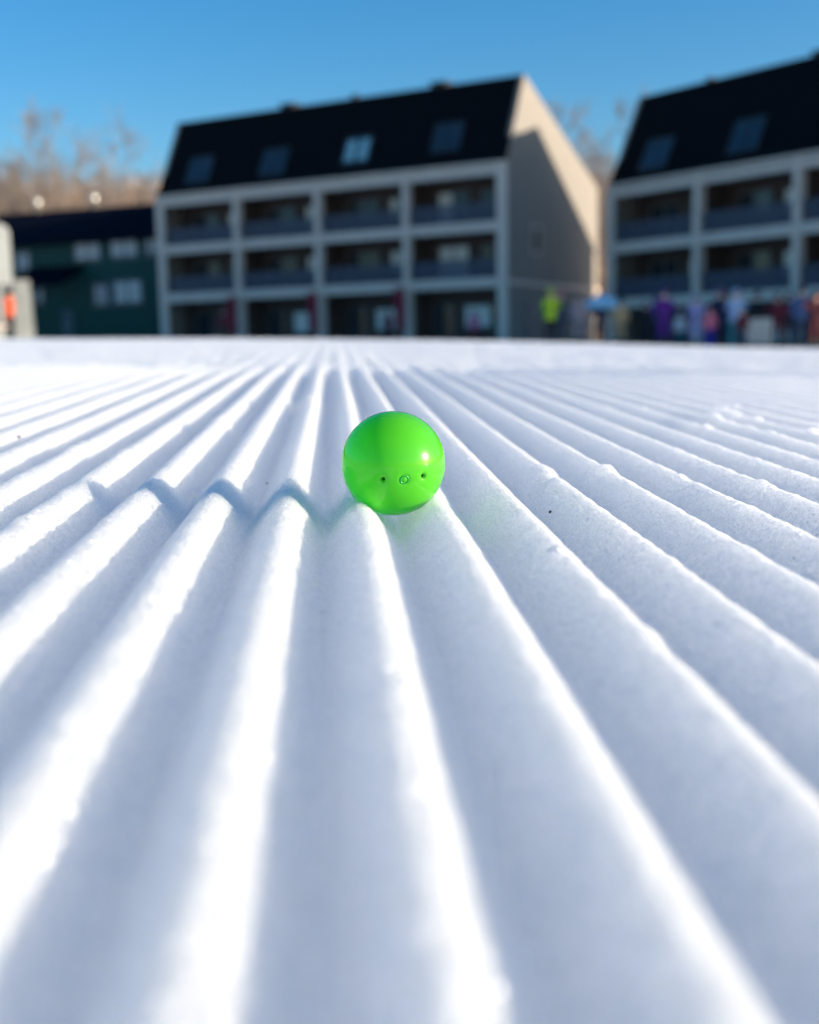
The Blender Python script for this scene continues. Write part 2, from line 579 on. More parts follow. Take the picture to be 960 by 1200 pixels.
bm.to_mesh(bme); bm.free()
bme.materials.append(GREEN)
bme.polygons.foreach_set('use_smooth', [True] * len(bme.polygons))
bs = bpy.data.objects.new("shell", bme); COL.objects.link(bs); bs.parent = ball
# raised moulding ring around the stud
M_ = MB()
tz = stud; tx = tz.orthogonal().normalized(); ty = tz.cross(tx)
ringv, ringf = [], []
for i in range(32):
    A = 2 * math.pi * i / 32
    for k in range(8):
        B = 2 * math.pi * k / 8
        r0 = 0.00190 + 0.00036 * math.cos(B)
        base = math.sqrt(BR * BR - 0.0019 ** 2) - 0.00022
        ringv.append(Vector((0, 0, BR)) + (tx * math.cos(A) + ty * math.sin(A)) * r0 + tz * (base + 0.00036 * math.sin(B)))
for i in range(32):
    for k in range(8):
        ringf.append((i * 8 + k, ((i + 1) % 32) * 8 + k, ((i + 1) % 32) * 8 + (k + 1) % 8, i * 8 + (k + 1) % 8))
M_.add(ringv, ringf)
DKG = mat('dark_green_plastic', (0.01, 0.30, 0.04), rough=0.25, spec=0.5)
M_.build("moulded_ring", DKG, ball, smooth=True)
for hd in holes:
    M_ = MB()
    tz = hd; tx = tz.orthogonal().normalized(); ty = tz.cross(tx)
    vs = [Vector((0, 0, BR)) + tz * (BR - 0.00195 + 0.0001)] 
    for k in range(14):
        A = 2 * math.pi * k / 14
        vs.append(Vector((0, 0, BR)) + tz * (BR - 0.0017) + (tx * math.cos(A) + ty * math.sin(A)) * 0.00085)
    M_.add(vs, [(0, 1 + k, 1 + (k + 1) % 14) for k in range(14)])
    M_.build("hole", mat('hole_shade', (0.01, 0.05, 0.005), rough=0.8), ball)  # near-black disc stands in for the shade inside each hole

# a few dark grains lying on the snow
def grit(px, py, r, label):
    rr = ray(px, py)
    ys = np.linspace(0.3, 3.0, 9001)
    below = rr[2] * ys < snow_z(rr[0] * ys, ys)
    y = float(ys[int(np.argmax(below))]); x = float(rr[0] * y)
    z = float(snow_z(np.array([x]), np.array([y]))[0])
    M_ = MB()
    M_.ell((0, 0, r * 0.4), (r * 1.5, r * 0.8, r * 0.7), 9, 6)
    M_.v = [(a + random.uniform(-.2, .2) * r, b + random.uniform(-.2, .2) * r, c + random.uniform(-.15, .15) * r) for a, b, c in M_.v]
    o = M_.build("grit_speck", mat('dark_grit', (0.05, 0.045, 0.04), rough=0.9), None, loc=(x, y, z), rz=random.random() * 3)
    tag(o, label, 'grit', 'dark grains on the snow')
grit(645, 601, 0.0009, 'dark grain of grit on the ridge flank right of the green ball')
grit(22, 513, 0.0014, 'tiny dark grain of grit on a ridge crest at the far left')
grit(313, 567, 0.0006, 'tiny dark grain of grit just above the shadow left of the green ball')

# ------------------------------------------------------------------ apartment buildings
TRIM = mat('pale_grey_trim', (0.64, 0.505, 0.41), rough=0.7, var=0.08, scale=2)
SIDING = board_mat('beige_siding', (0.215, 0.190, 0.160), 0.22)
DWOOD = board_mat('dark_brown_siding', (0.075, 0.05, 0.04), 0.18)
ROOF = mat('black_shingles', (0.006, 0.007, 0.009), rough=0.9, spec=0.05, var=0.35, scale=9, bump=0.6, bscale=6)
RAIL = mat('blue_grey_rail', (0.075, 0.08, 0.11), rough=0.6, var=0.1)
GLASS = glass_mat('dark_glass')
SKYG = glass_mat('skylight_glass', (0.03, 0.045, 0.06))
FRAME = mat('window_frame_paint', (0.15, 0.14, 0.135), rough=0.6)
DFRAME = mat('dark_metal_frame', (0.03, 0.035, 0.04), rough=0.5)
CURT = mat('pale_curtain', (0.86, 0.82, 0.74), rough=0.9, var=0.14, scale=5, stretch=(6, 6, 0.4))
DOORM = mat('teal_grey_door', (0.05, 0.09, 0.11), rough=0.5)
CHIM = mat('dark_chimney', (0.03, 0.03, 0.032), rough=0.8)
SLAB = mat('balcony_concrete', (0.12, 0.11, 0.10), rough=0.85)

def apartment(name, label, x0, y0, ang, B, n, zl, zm, ze, zrb, da, zr, dr, zre, g, skyl, vents, curtains, gwin):
    root = empty(name, (x0, y0, g), -ang, label, 'apartment building', 'three-storey apartment buildings')
    zl, zm, ze, zrb, zr, zre = [q - g for q in (zl, zm, ze, zrb, zr, zre)]
    L = n * B
    bh = 0.245                       # half height of a floor band
    lo = -1.2
    # end walls, rear wall, recessed front wall
    poly = [(0, lo), (0, zrb + 0.02), (da - .01, zr + 0.03), (dr, zre + 0.03), (dr, lo)]
    M_ = MB(); M_.prism(poly, L + 0.05, L + 0.30); M_.build("end_wall", SIDING, root)
    M_ = MB(); M_.prism(poly, -0.30, -0.05); M_.build("end_wall", SIDING, root)
    M_ = MB(); M_.box(-0.05, L + 0.05, dr - 0.25, dr - 0.005, lo, zre - 0.25); M_.build("rear_wall", SIDING, root)
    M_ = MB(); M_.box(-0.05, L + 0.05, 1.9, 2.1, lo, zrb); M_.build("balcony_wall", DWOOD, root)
    # columns
    for i in range(n + 1):
        M_ = MB()
        if i in (0, n): M_.box(i * B - (0.302 if i == 0 else 0.24), i * B + (0.24 if i == 0 else 0.302), -0.15, -0.004, lo, ze + bh - 0.01, bev=0.02)
        else: M_.box(i * B - 0.18, i * B + 0.18, -0.15, 0.35, lo, ze + bh - 0.01, bev=0.02)
        M_.build("column", TRIM, root)
    for zc in (zl, zm, ze):
        M_ = MB(); M_.box(0, L, -0.10, 0.30, zc - bh, zc + bh - (0.05 if zc == ze else 0), bev=0.015)
        M_.build("floor_band", TRIM, root)
        M_ = MB(); M_.box(0.02, L - 0.02, 0.303, 1.895, zc - 0.12, zc + 0.12); M_.build("balcony_slab", SLAB, root)
    M_ = MB(); M_.box(-0.29, L + 0.29, -0.22, -0.02, ze + bh - 0.03, ze + bh + 0.12, bev=0.02); M_.build("gutter", TRIM, root)
    for i in range(1, n):
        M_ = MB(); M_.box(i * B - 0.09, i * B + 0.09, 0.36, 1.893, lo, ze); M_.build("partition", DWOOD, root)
    # roof: steep front slope, long shallow rear slope
    th = 0.22
    d1 = Vector((da, zr - zrb)).normalized(); n1 = Vector((-d1.y, d1.x))
    d2 = Vector((dr - da, zre - zr)).normalized(); n2 = Vector((-d2.y, d2.x)); 
    f0 = Vector((-0.02, zrb)) - d1 * 0.22
    rdg = Vector((da, zr)); r1 = Vector((dr, zre)) + d2 * 0.3
    M_ = MB()
    pts = [f0, rdg, r1, r1 + Vector((0, -th)), rdg + Vector((0, -th * 1.6)), f0 + Vector((th * 0.9, 0.0))]
    M_.prism([(p.x, p.y) for p in pts], -0.28, L + 0.28)
    M_.build("roof", ROOF, root)
    M_ = MB()
    M_.box(-0.27, L + 0.27, da - 0.10, da + 0.16, zr - 0.03, zr + 0.025, bev=0.02); M_.build("ridge_cap", CHIM, root)
    # skylights on the steep slope
    slope_len = (Vector((da, zr)) - Vector((0, zrb))).length
    for (sx, t0, pale) in skyl:
        w2, hh = 0.76, 1.55
        def P(a, s, h): 
            q = Vector((0, zrb)) + d1 * s + n1 * h
            return (a, q.x, q.y)
        M_ = MB()
        s0, s1 = t0 * slope_len - hh / 2, t0 * slope_len + hh / 2
        def slab(a0, a1, sa, sb, h0, h1):
            vs = [P(a, s, h) for h in (h0, h1) for s in (sa, sb) for a in (a0, a1)]
            M_.add(vs, [(0, 1, 3, 2), (4, 6, 7, 5), (0, 4, 5, 1), (2, 3, 7, 6), (0, 2, 6, 4), (1, 5, 7, 3)])
        for a0, a1, sa, sb in ((sx - w2 - .09, sx - w2, s0 - .09, s1 + .09), (sx + w2, sx + w2 + .09, s0 - .09, s1 + .09), (sx - w2, sx + w2, s0 - .09, s0), (sx - w2, sx + w2, s1, s1 + .09), (sx - .04, sx + .04, s0, s1)):
            slab(a0, a1, sa, sb, 0.02, 0.12)
        f = M_.build("skylight", DFRAME, root)
        M_ = MB(); slab(sx - w2, sx + w2, s0, s1, 0.02, 0.07)
        M_.build("pane", SKYG, f)
        if pale:
            M_ = MB(); slab(sx - w2 * .9, sx - .12, s0 + .15, s1 - .12, 0.072, 0.078); slab(sx + .12, sx + w2 * .9, s0 + .15, s1 - .12, 0.072, 0.078)
            M_.build("blind", mat('blue_blind', (0.26, 0.46, 0.50), rough=.6), f)
    for (vx, w_, h_) in vents:
        M_ = MB(); M_.box(vx - w_ / 2, vx + w_ / 2, da + 0.2, da + 0.2 + w_ * .7, zr - 0.6, zr + h_, bev=0.03)
        M_.box(vx - w_ / 2 - .06, vx + w_ / 2 + .06, da + 0.14, da + 0.26 + w_ * .7, zr + h_ + .001, zr + h_ + .08)
        M_.build("chimney", CHIM, root)
    # balconies
    for fl, zc in enumerate((zl, zm)):
        z0 = zc + bh
        zt = z0 + 0.95
        for i in range(n):
            a, b = i * B + 0.18, (i + 1) * B - 0.18
            if i == 0: a = 0.24
            if i == n - 1: b = L - 0.24
            M_ = MB()
            M_.box(a - .01, b + .01, 0.06, 0.14, zt - 0.07, zt); M_.box(a - .01, b + .01, 0.07, 0.13, z0 + 0.04, z0 + 0.10)
            k = int((b - a) / 0.135)
            for j in range(k):
                xx = a + (j + .5) * (b - a) / k
                M_.box(xx - .044, xx + .044, 0.085, 0.115, z0 + 0.101, zt - 0.071)
            M_.build("railing", RAIL, root)
            # sliding door and window on the recessed wall
            fz = zc + 0.125
            for (u0, u1, zb, ztop) in ((0.16, 0.50, fz + 0.02, fz + 2.0), (0.62, 0.84, fz + 0.75, fz + 1.95)):
                xa, xb = i * B + u0 * B, i * B + u1 * B
                M_ = MB()
                for q in ((xa, xa + .07), (xb - .07, xb), ((xa + xb) / 2 - .04, (xa + xb) / 2 + .04)):
                    M_.box(q[0], q[1], 1.83, 1.897, zb, ztop)
                M_.box(xa + .07, xb - .07, 1.835, 1.897, ztop - .07, ztop - .001); M_.box(xa + .07, xb - .07, 1.835, 1.897, zb + .001, zb + .07)
                f = M_.build("sliding_door" if u0 < .3 else "window", FRAME, root)
                M_ = MB(); M_.box(xa + .07, xb - .07, 1.86, 1.88, zb + .07, ztop - .07); M_.build("pane", GLASS, f)
                cu = curtains.get((fl, i))
                if cu and cu[0] == (u0 > .3):
                    M_ = MB()
                    x = xa + .09; 
                    xe = xb - .09 if cu[1] else (xa + xb) / 2 - .05
                    vs = []; nn = 24
                    for j in range(nn + 1):
                        xx = x + (xe - x) * j / nn
                        yy = 1.845 + 0.010 * math.sin(j * 2.1)
                        vs += [(xx, yy, zb + .09), (xx, yy, ztop - .09)]
                    M_.add(vs, [(2 * j, 2 * j + 2, 2 * j + 3, 2 * j + 1) for j in range(nn)])
                    M_.build("curtain", CURT, f)
    # ground floor: glazed doors and windows under the first band
    for i in range(n):
        for (u0, u1, zb, ztop, kind) in ((0.14, 0.34, 0.0, 2.1, 'door'), (0.42, 0.86, 0.7, 2.0, 'window')):
            xa, xb = i * B + u0 * B, i * B + u1 * B
            M_ = MB()
            M_.box(xa, xa + .08, 1.82, 1.897, zb, ztop); M_.box(xb - .08, xb, 1.82, 1.897, zb, ztop)
            M_.box(xa + .08, xb - .08, 1.825, 1.897, ztop - .08, ztop - .001); M_.box(xa + .08, xb - .08, 1.825, 1.897, zb + .001, zb + .1)
            f = M_.build(kind, FRAME if kind == 'window' else DOORM, root)
            M_ = MB(); M_.box(xa + .08, xb - .08, 1.85, 1.87, zb + .1, ztop - .08); M_.build("pane", GLASS, f)
            if (2, i) in curtains and kind == 'window':
                M_ = MB(); M_.box(xa + .15, (xa + xb) / 2 + .4, 1.842, 1.848, zb + .12, ztop - .1); M_.build("curtain", CURT, f)
    # near end wall: small window, ledge, service door
    for (gy, gzc, ww, hh) in gwin:
        z0 = gzc - g
        M_ = MB(); xo = L + 0.303
        M_.box(xo, xo + .06, gy - ww / 2 - .1, gy - ww / 2, z0 - hh / 2 - .1, z0 + hh / 2 + .1); M_.box(xo, xo + .06, gy + ww / 2, gy + ww / 2 + .1, z0 - hh / 2 - .1, z0 + hh / 2 + .1)
        M_.box(xo, xo + .06, gy - ww / 2, gy + ww / 2, z0 + hh / 2, z0 + hh / 2 + .1); M_.box(xo, xo + .06, gy - ww / 2, gy + ww / 2, z0 - hh / 2 - .1, z0 - hh / 2)
        f = M_.build("window", TRIM, root)
        M_ = MB(); M_.box(xo, xo + .03, gy - ww / 2, gy + ww / 2, z0 - hh / 2, z0 + hh / 2); M_.build("pane", mat('unlit_pane', (0.006, 0.012, 0.016), rough=0.4, spec=0.1), f)
    M_ = MB(); M_.box(L + 0.303, L + 0.38, 0.05, dr - .05, zl - .12, zl + .1); M_.build("wall_ledge", TRIM, root)
    M_ = MB(); M_.box(L + 0.303, L + 0.36, 2.2, 3.2, 0, 2.1, bev=.01); d_ = M_.build("side_door", DOORM, root)
    M_ = MB(); M_.box(L + 0.361, L + 0.42, 2.3, 2.36, 1.0, 1.12); M_.build("handle", TRIM, d_)
    return root

lx, ly, la = -14.2004, 71.7871, 0.5155
apartment("apartment_building", 'apartment block in the centre with sunlit beige end wall and black mansard roof',
    lx, ly, la, 5.4888, 4, 3.3256, 6.0984, 8.8441, 9.2397, 2.1792, 13.67, 12.66, 9.15, 0.35,
    [(2.5, .29, 0), (7.8, .28, 0), (13.2, .31, 1), (18.6, .34, 0)], [(7.5, .9, .25), (17.2, .9, .25), (12, .3, .2)],
    {(0, 3): (0, 1), (0, 2): (1, 1), (0, 1): (1, 0), (1, 1): (1, 1), (1, 0): (1, 0), (1, 2): (1, 0), (1, 3): (0, 0), (2, 2): 1, (2, 3): 1, (2, 1): 1}, [(3.5, 5.6, 1.0, 1.2)])
rx, ry, ra = 10.4775, 61.4248, 0.9393
apartment("apartment_building", 'apartment block cut off by the right edge with all walls in shade',
    rx, ry, ra, 5.4791, 7, 2.1256, 4.8706, 7.6167, 7.9149, 2.234, 12.468, 12.66, 7.9, -0.75,  # unseen outer bays added to throw shade over the people
    [(2.4, .28, 0), (7.7, .30, 0), (13, .30, 0), (18, .30, 0)], [(10.2, .9, .2), (4.0, .3, .15)],
    {(0, 1): (1, 1), (1, 1): (1, 1), (0, 0): (1, 0), (1, 2): (0, 0), (2, 1): 1}, [(6, 3.9, .8, 1.1)])

# ------------------------------------------------------------------ red banners on the columns
REDB = mat('dark_red_cloth', (0.22, 0.012, 0.03), rough=0.85)
def facade_pt(x0, y0, a, u, d):
    return x0 + math.cos(a) * u + math.sin(a) * d, y0 - math.sin(a) * u + math.cos(a) * d
for i, lab in ((1, 'dark red banner on the second column from the left of the central block'), (2, 'dark red banner on the middle column of the central block'), (3, 'dark red banner on the column nearest the sunlit end of the central block')):
    px, py = facade_pt(lx, ly, la, 5.4888 * i - 0.30, -0.36)
    t = empty("banner", (px, py, 0.35), -la, lab, 'banner', 'red banners on the columns')
    M_ = MB(); nn = 10; vs = []
    for j in range(nn + 1):
        z = 0.75 + 2.1 * j / nn
        yy = 0.02 * math.sin(j * 1.3)
        vs += [(-0.27, yy, z), (0.27, yy + .01, z), (0.27, yy + .022, z), (-0.27, yy + .012, z)]
    fs = []
    for j in range(nn):
        for k in range(4): fs.append((4 * j + k, 4 * j + (k + 1) % 4, 4 * j + 4 + (k + 1) % 4, 4 * j + 4 + k))
    fs += [(0, 3, 2, 1), (4 * nn, 4 * nn + 1, 4 * nn + 2, 4 * nn + 3)]
    M_.add(vs, fs); M_.build("cloth", REDB, t)
    M_ = MB(); M_.tube([(-.32, 0.0, 2.88), (.32, 0.0, 2.88)], [.02, .02], 8); M_.box(-.03, .03, .01, .20, 2.86, 2.90); M_.build("pole", DFRAME, t)

# ------------------------------------------------------------------ green lodge at the left
LG = board_mat('green_siding', (0.005, 0.052, 0.042), 0.2)
NAVY = mat('navy_roof', (0.003, 0.004, 0.011), rough=0.9, spec=0.05, var=0.3, scale=6, bump=.4)
HUTP = mat('weathered_white_paint', (0.29, 0.30, 0.28), rough=0.6, var=0.12)
WHITEP = mat('white_paint', (0.60, 0.60, 0.58), rough=0.55, var=0.06)
wy = 74.5; ang = math.radians(22)
wx = at(189, wy, 300)
g0 = gz(wx - 8, wy)
lod = empty("lodge", (wx, wy, g0), -ang, 'low dark green lodge with navy roof and white windows behind the left', 'lodge')
def lz(py, px=150, y=76.0): return zat(px, py, y) - g0
Lw = 20.0
ez = lz(277); tz_ = lz(235, 150, 79) 
M_ = MB(); M_.prism([(0, -1), (0, ez), (5, tz_ - .1), (10, ez), (10, -1)], -Lw, 0); M_.build("wall", LG, lod)
M_ = MB(); M_.prism([(-.5, ez - .12), (5, tz_), (10.5, ez - .12), (10.5, ez - .35), (5, tz_ - .25), (-.5, ez - .35)], -Lw - .4, .4); M_.build("roof", NAVY, lod)
def uL(px, py=300):
    """distance along the lodge front for a pixel column"""
    r = ray(px, py)
    # wx - c*u , wy + s*u
    u = (r[0] * wy - wx) / (-math.cos(ang) - r[0] * math.sin(ang))
    return -u
wcur = mat('pale_window', (0.48, 0.47, 0.44), rough=0.5, var=.2, scale=3)
def win(pa, pb, ya, yb, nm="window"):
    a, b = uL(pa), uL(pb); z0, z1 = lz(yb), lz(ya)
    M_ = MB()
    M_.box(a - .1, a, -.08, -.003, z0 - .1, z1 + .1); M_.box(b, b + .1, -.08, -.003, z0 - .1, z1 + .1)
    M_.box(a, b, -.075, -.003, z1, z1 + .098); M_.box(a, b, -.075, -.003, z0 - .098, z0)
    mid = (a + b) / 2; M_.box(mid - .04, mid + .04, -.07, -.003, z0, z1)
    f = M_.build(nm, FRAME, lod)
    M_ = MB(); M_.box(a, b, -.03, -.004, z0, z1); M_.build("pane", GLASS, f)
    M_ = MB(); M_.box(a + .06, mid - .08, -.040, -.033, z0 + .1, z1 - .05); M_.box(mid + .08, b - .06, -.040, -.033, z0 + .1, z1 - .05); M_.build("curtain", wcur, f)
win(89, 117, 283, 303); win(131, 161, 282, 302); win(172, 186, 281, 301)
win(109, 124, 333, 357); win(132, 164, 330, 356); win(20, 34, 290, 312); win(34, 48, 335, 352)
# porch with its own sloping roof and posts
a, b = uL(35), uL(98)
M_ = MB(); M_.prism([(-2.6, lz(330)), (-.003, lz(308)), (-.003, lz(313)), (-2.6, lz(335))], a, b); M_.build("porch_roof", NAVY, lod)
for q in (a + .2, (a + b) / 2, b - .2):
    M_ = MB(); M_.box(q - .08, q + .08, -2.4, -2.24, -.6, lz(334)); M_.build("porch_post", LG, lod)
M_ = MB(); M_.box(uL(70), uL(82), -.09, -.003, -.2, 2.0, bev=.01); d_ = M_.build("door", DOORM, lod)
M_ = MB(); M_.box(uL(71), uL(71) + .08, -.16, -.091, .95, 1.1); M_.build("handle", WHITEP, d_)
# two bright metal flues on its roof
FLUE = mat('bright_metal', (0.55, 0.52, 0.46), rough=0.4, metal=0.6)
for px in (43, 110):
    fy = 5.0
    zb = tz_ - .55
    cs, sn = math.cos(ang), math.sin(ang)
    rr_ = ray(px, 238)[0]            # ridge point on this sight line: wx + cs*u + sn*fy = rr_*(wy - sn*u + cs*fy)
    u = (rr_ * (wy + cs * fy) - wx - sn * fy) / (cs + rr_ * sn)
    M_ = MB()
    M_.lathe([(.001, -.4), (.17, -.4), (.17, .70), (.25, .71), (.25, .80), (.25, 1.02), (.13, 1.14), (.001, 1.17)], 16, (u, fy, zb + .3))
    M_.build("flue", FLUE, lod, smooth=True)

# ------------------------------------------------------------------ hill and woods behind
def hill_z(x, y):
    t = np.clip((np.asarray(y, float) - 94) / 70, 0, 1)
    t = t * t * (3 - 2 * t)
    return -1.5 + 22.5 * t + 2.0 * LA(np.asarray(x) * .03 + 9, np.asarray(y) * .03) + np.clip(np.asarray(y, float) - 164, 0, 300) * .02
hx = np.linspace(-260, 260, 120); hy = np.concatenate([np.linspace(92, 170, 50), np.linspace(175, 480, 30)])
X, Y = np.meshgrid(hx, hy); Z = hill_z(X, Y)
M_ = MB()
nx = len(hx)
M_.add(np.stack([X.ravel(), Y.ravel(), Z.ravel()], -1).tolist(), [(j * nx + i, j * nx + i + 1, (j + 1) * nx + i + 1, (j + 1) * nx + i) for j in range(len(hy) - 1) for i in range(nx - 1)])
hill = M_.build("hill", mat('leaf_litter', (0.24, 0.16, 0.10), rough=0.95, var=.45, scale=.25, bump=.5, bscale=1.5), smooth=True)
tag(hill, 'brown wooded hillside rising behind the buildings', kind='structure')

BARK = mat('grey_brown_bark', (0.17, 0.125, 0.10), rough=0.9, var=.25, scale=2)
TWIG = mat('tan_twigs', (0.20, 0.16, 0.135), rough=0.9, var=.3, scale=.6)
def bare_tree(h, seed, spread=0.5, dens=1.0):
    """trunk and branching crown of a leafless tree"""
    rn = random.Random(seed)
    T, Cn = MB(), MB()
    pts = [Vector((0, 0, -0.8))]; 
    d = Vector((rn.uniform(-.05, .05), rn.uniform(-.05, .05), 1)).normalized()
    nseg = 8
    for i in range(nseg):
        d = (d + Vector((rn.uniform(-.09, .09), rn.uniform(-.09, .09), .05))).normalized()
        pts.append(pts[-1] + d * (h * .92 / nseg))
    r0 = h * .012
    T.tube(pts, [r0 * (1 - .85 * i / nseg) for i in range(nseg + 1)], 7)
    def branch(p, d, l, r, lev):
        n = 4 if lev < 2 else 3
        q = [p]
        for i in range(n):
            d = (d + Vector((rn.uniform(-.22, .22), rn.uniform(-.22, .22), rn.uniform(-.02, .2)))).normalized()
            q.append(q[-1] + d * (l / n))
        Cn.tube(q, [r * (1 - .75 * i / n) for i in range(n + 1)], 4 if lev < 1 else 3, cap=False)
        if lev < 3:
            k = int([5, 5, 4][lev] * dens + rn.random())
            for j in range(k):
                t = rn.uniform(.25, 1.0) * n
                i = min(n - 1, int(t)); pp = q[i].lerp(q[i + 1], t - i)
                dd = (d + Vector((rn.gauss(0, .55), rn.gauss(0, .55), rn.gauss(.15, .35)))).normalized()
                branch(pp, dd, l * rn.uniform(.38, .62), max(.013, r * .5), lev + 1)
    nb = int(15 * dens)
    for j in range(nb):
        t = .28 + .70 * (j + rn.random()) / nb
        f = t * nseg; i = min(nseg - 1, int(f)); p = pts[i].lerp(pts[i + 1], f - i)
        an = j * 2.4 + rn.random()
        up = rn.uniform(.5, 1.1)
        dd = Vector((math.cos(an), math.sin(an), up)).normalized()
        branch(p, dd, h * spread * (1.05 - t) * rn.uniform(.75, 1.15) + .05 * h, r0 * .42 * (1.1 - t), 0)
    return T, Cn
PROTO = []
for s, (hh, sp, dn_) in enumerate([(14, .52, .95), (13, .40, .9), (11, .55, 1.0), (15, .34, 1.0), (9, .5, 1.0)]):
    T, Cn = bare_tree(hh, 100 + s, sp, dn_)
    PROTO.append((hh, T, Cn))
PM = {}
def tree(px, y, ptop, k, label, lean=0.0):
    """ptop: pixel row of the tree top"""
    x = at(px, y, 200)
    zb = float(hill_z(x, y))
    top = zat(px, ptop, y)
    hh, T, Cn = PROTO[k]
    s = max(.45, (top - zb) / (hh * 1.0))
    r = empty("bare_tree", (x, y, zb), random.random() * 6.28, label, 'tree', 'leafless trees on the hillside')
    r.scale = (s, s, s)
    if k not in PM:
        a = T.build("trunk", BARK, r, smooth=True); b = Cn.build("crown", TWIG, r)
        PM[k] = (a, b)
    else:
        for q in PM[k]:
            c = q.copy(); COL.objects.link(c); c.parent = r
tree(68, 108, 98, 0, 'tallest bare tree above the roof of the green lodge')
tree(132, 118, 122, 3, 'slim bare tree between the tallest tree and the central block')
tree(2, 110, 160, 2, 'spreading bare tree at the left edge above the green lodge')
tree(658, 118, 84, 1, 'bare tree just right of the peak of the sunlit end wall')
tree(730, 100, 88, 0, 'broad bare tree left of the roof of the right block')
tree(700, 112, 150, 2, 'spreading bare tree low in the gap between the two apartment blocks')
tree(35, 120, 150, 1, 'narrow bare tree between the left edge and the tallest tree')
BACK = 'small bare tree in the thicket on the hillside behind the buildings'
for i in range(34):
    px = random.choice([random.uniform(-260, 60), random.uniform(-10, 190), random.uniform(640, 760)])
    y = random.uniform(108, 165)
    zt = random.uniform(172, 206) if px < 300 else random.uniform(185, 215)
    tree(px, y, zt, random.choice([0, 1, 2, 4, 4]), BACK)
for o in list(COL.objects):
    if o.get('label') == BACK: o['group'] = 'small trees of the hillside thicket'
# evergreen at the far left
EVG = mat('dark_needles', (0.07, 0.075, 0.028), rough=0.9, var=.4, scale=1.2)
def conifer(px, y, ptop, label):
    x = at(px, y, 200); zb = float(hill_z(x, y)); h = zat(px, ptop, y) - zb
    r = empty("evergreen_tree", (x, y, zb), 0, label, 'tree')
    M_ = MB(); M_.tube([(0, 0, -.5), (0.05, 0, h * .5), (0, 0, h)], [h * .016, h * .01, .01], 7); M_.build("trunk", BARK, r)
    M_ = MB()
    for i in range(900):
        t = random.random() ** .8
        z = h * (.12 + .86 * t); R = h * .19 * (1 - t) + .1
        an = random.random() * 6.283; ra_ = R * math.sqrt(random.uniform(.1, 1))
        c = Vector((ra_ * math.cos(an), ra_ * math.sin(an), z - ra_ * .3))
        d = Vector((math.cos(an), math.sin(an), -.35)).normalized(); s = Vector((-math.sin(an), math.cos(an), random.uniform(-.4, .4)))
        l = random.uniform(.35, .7); w_ = l * .28
        M_.add([c, c + d * l * .5 + s * w_, c + d * l, c + d * l * .5 - s * w_], [(0, 1, 2, 3)])
    M_.build("crown", EVG, r)
conifer(16, 118, 188, 'dark evergreen behind the lodge roof at the far left')
# dense leafless brush between the trunks
M_ = MB()
for i in range(13000):
    if random.random() < .74: px = random.uniform(-420, 215)
    else: px = random.uniform(620, 800)
    y = random.uniform(104, 168); x = at(px, y, 200)
    z = float(hill_z(x, y)) - .1
    l = random.uniform(1.2, 4.2)
    d = Vector((random.gauss(0, .28), random.gauss(0, .28), 1)).normalized()
    s = Vector((random.gauss(0, 1), random.gauss(0, 1), 0)).normalized() * random.uniform(.02, .05)
    p = Vector((x, y, z)); q = p + d * l * .5; q2 = p + d * l + Vector((random.gauss(0, .3), random.gauss(0, .3), 0))
    M_.add([p - s, p + s, q + s * .8, q - s * .8, q2], [(0, 1, 2, 3), (3, 2, 4)])
    for b in range(3):
        t = random.uniform(.3, .9); pp = p + d * l * t
        e = pp + Vector((random.gauss(0, .5), random.gauss(0, .5), random.uniform(.2, .9)))
        M_.add([pp - s * .5, pp + s * .5, e], [(0, 1, 2)])
br = M_.build("undergrowth", mat('dry_brush', (0.34, 0.225, 0.14), rough=0.95, var=.35, scale=.15))
tag(br, 'dense tan leafless brush covering the hillside behind the buildings', 'undergrowth', kind='stuff')

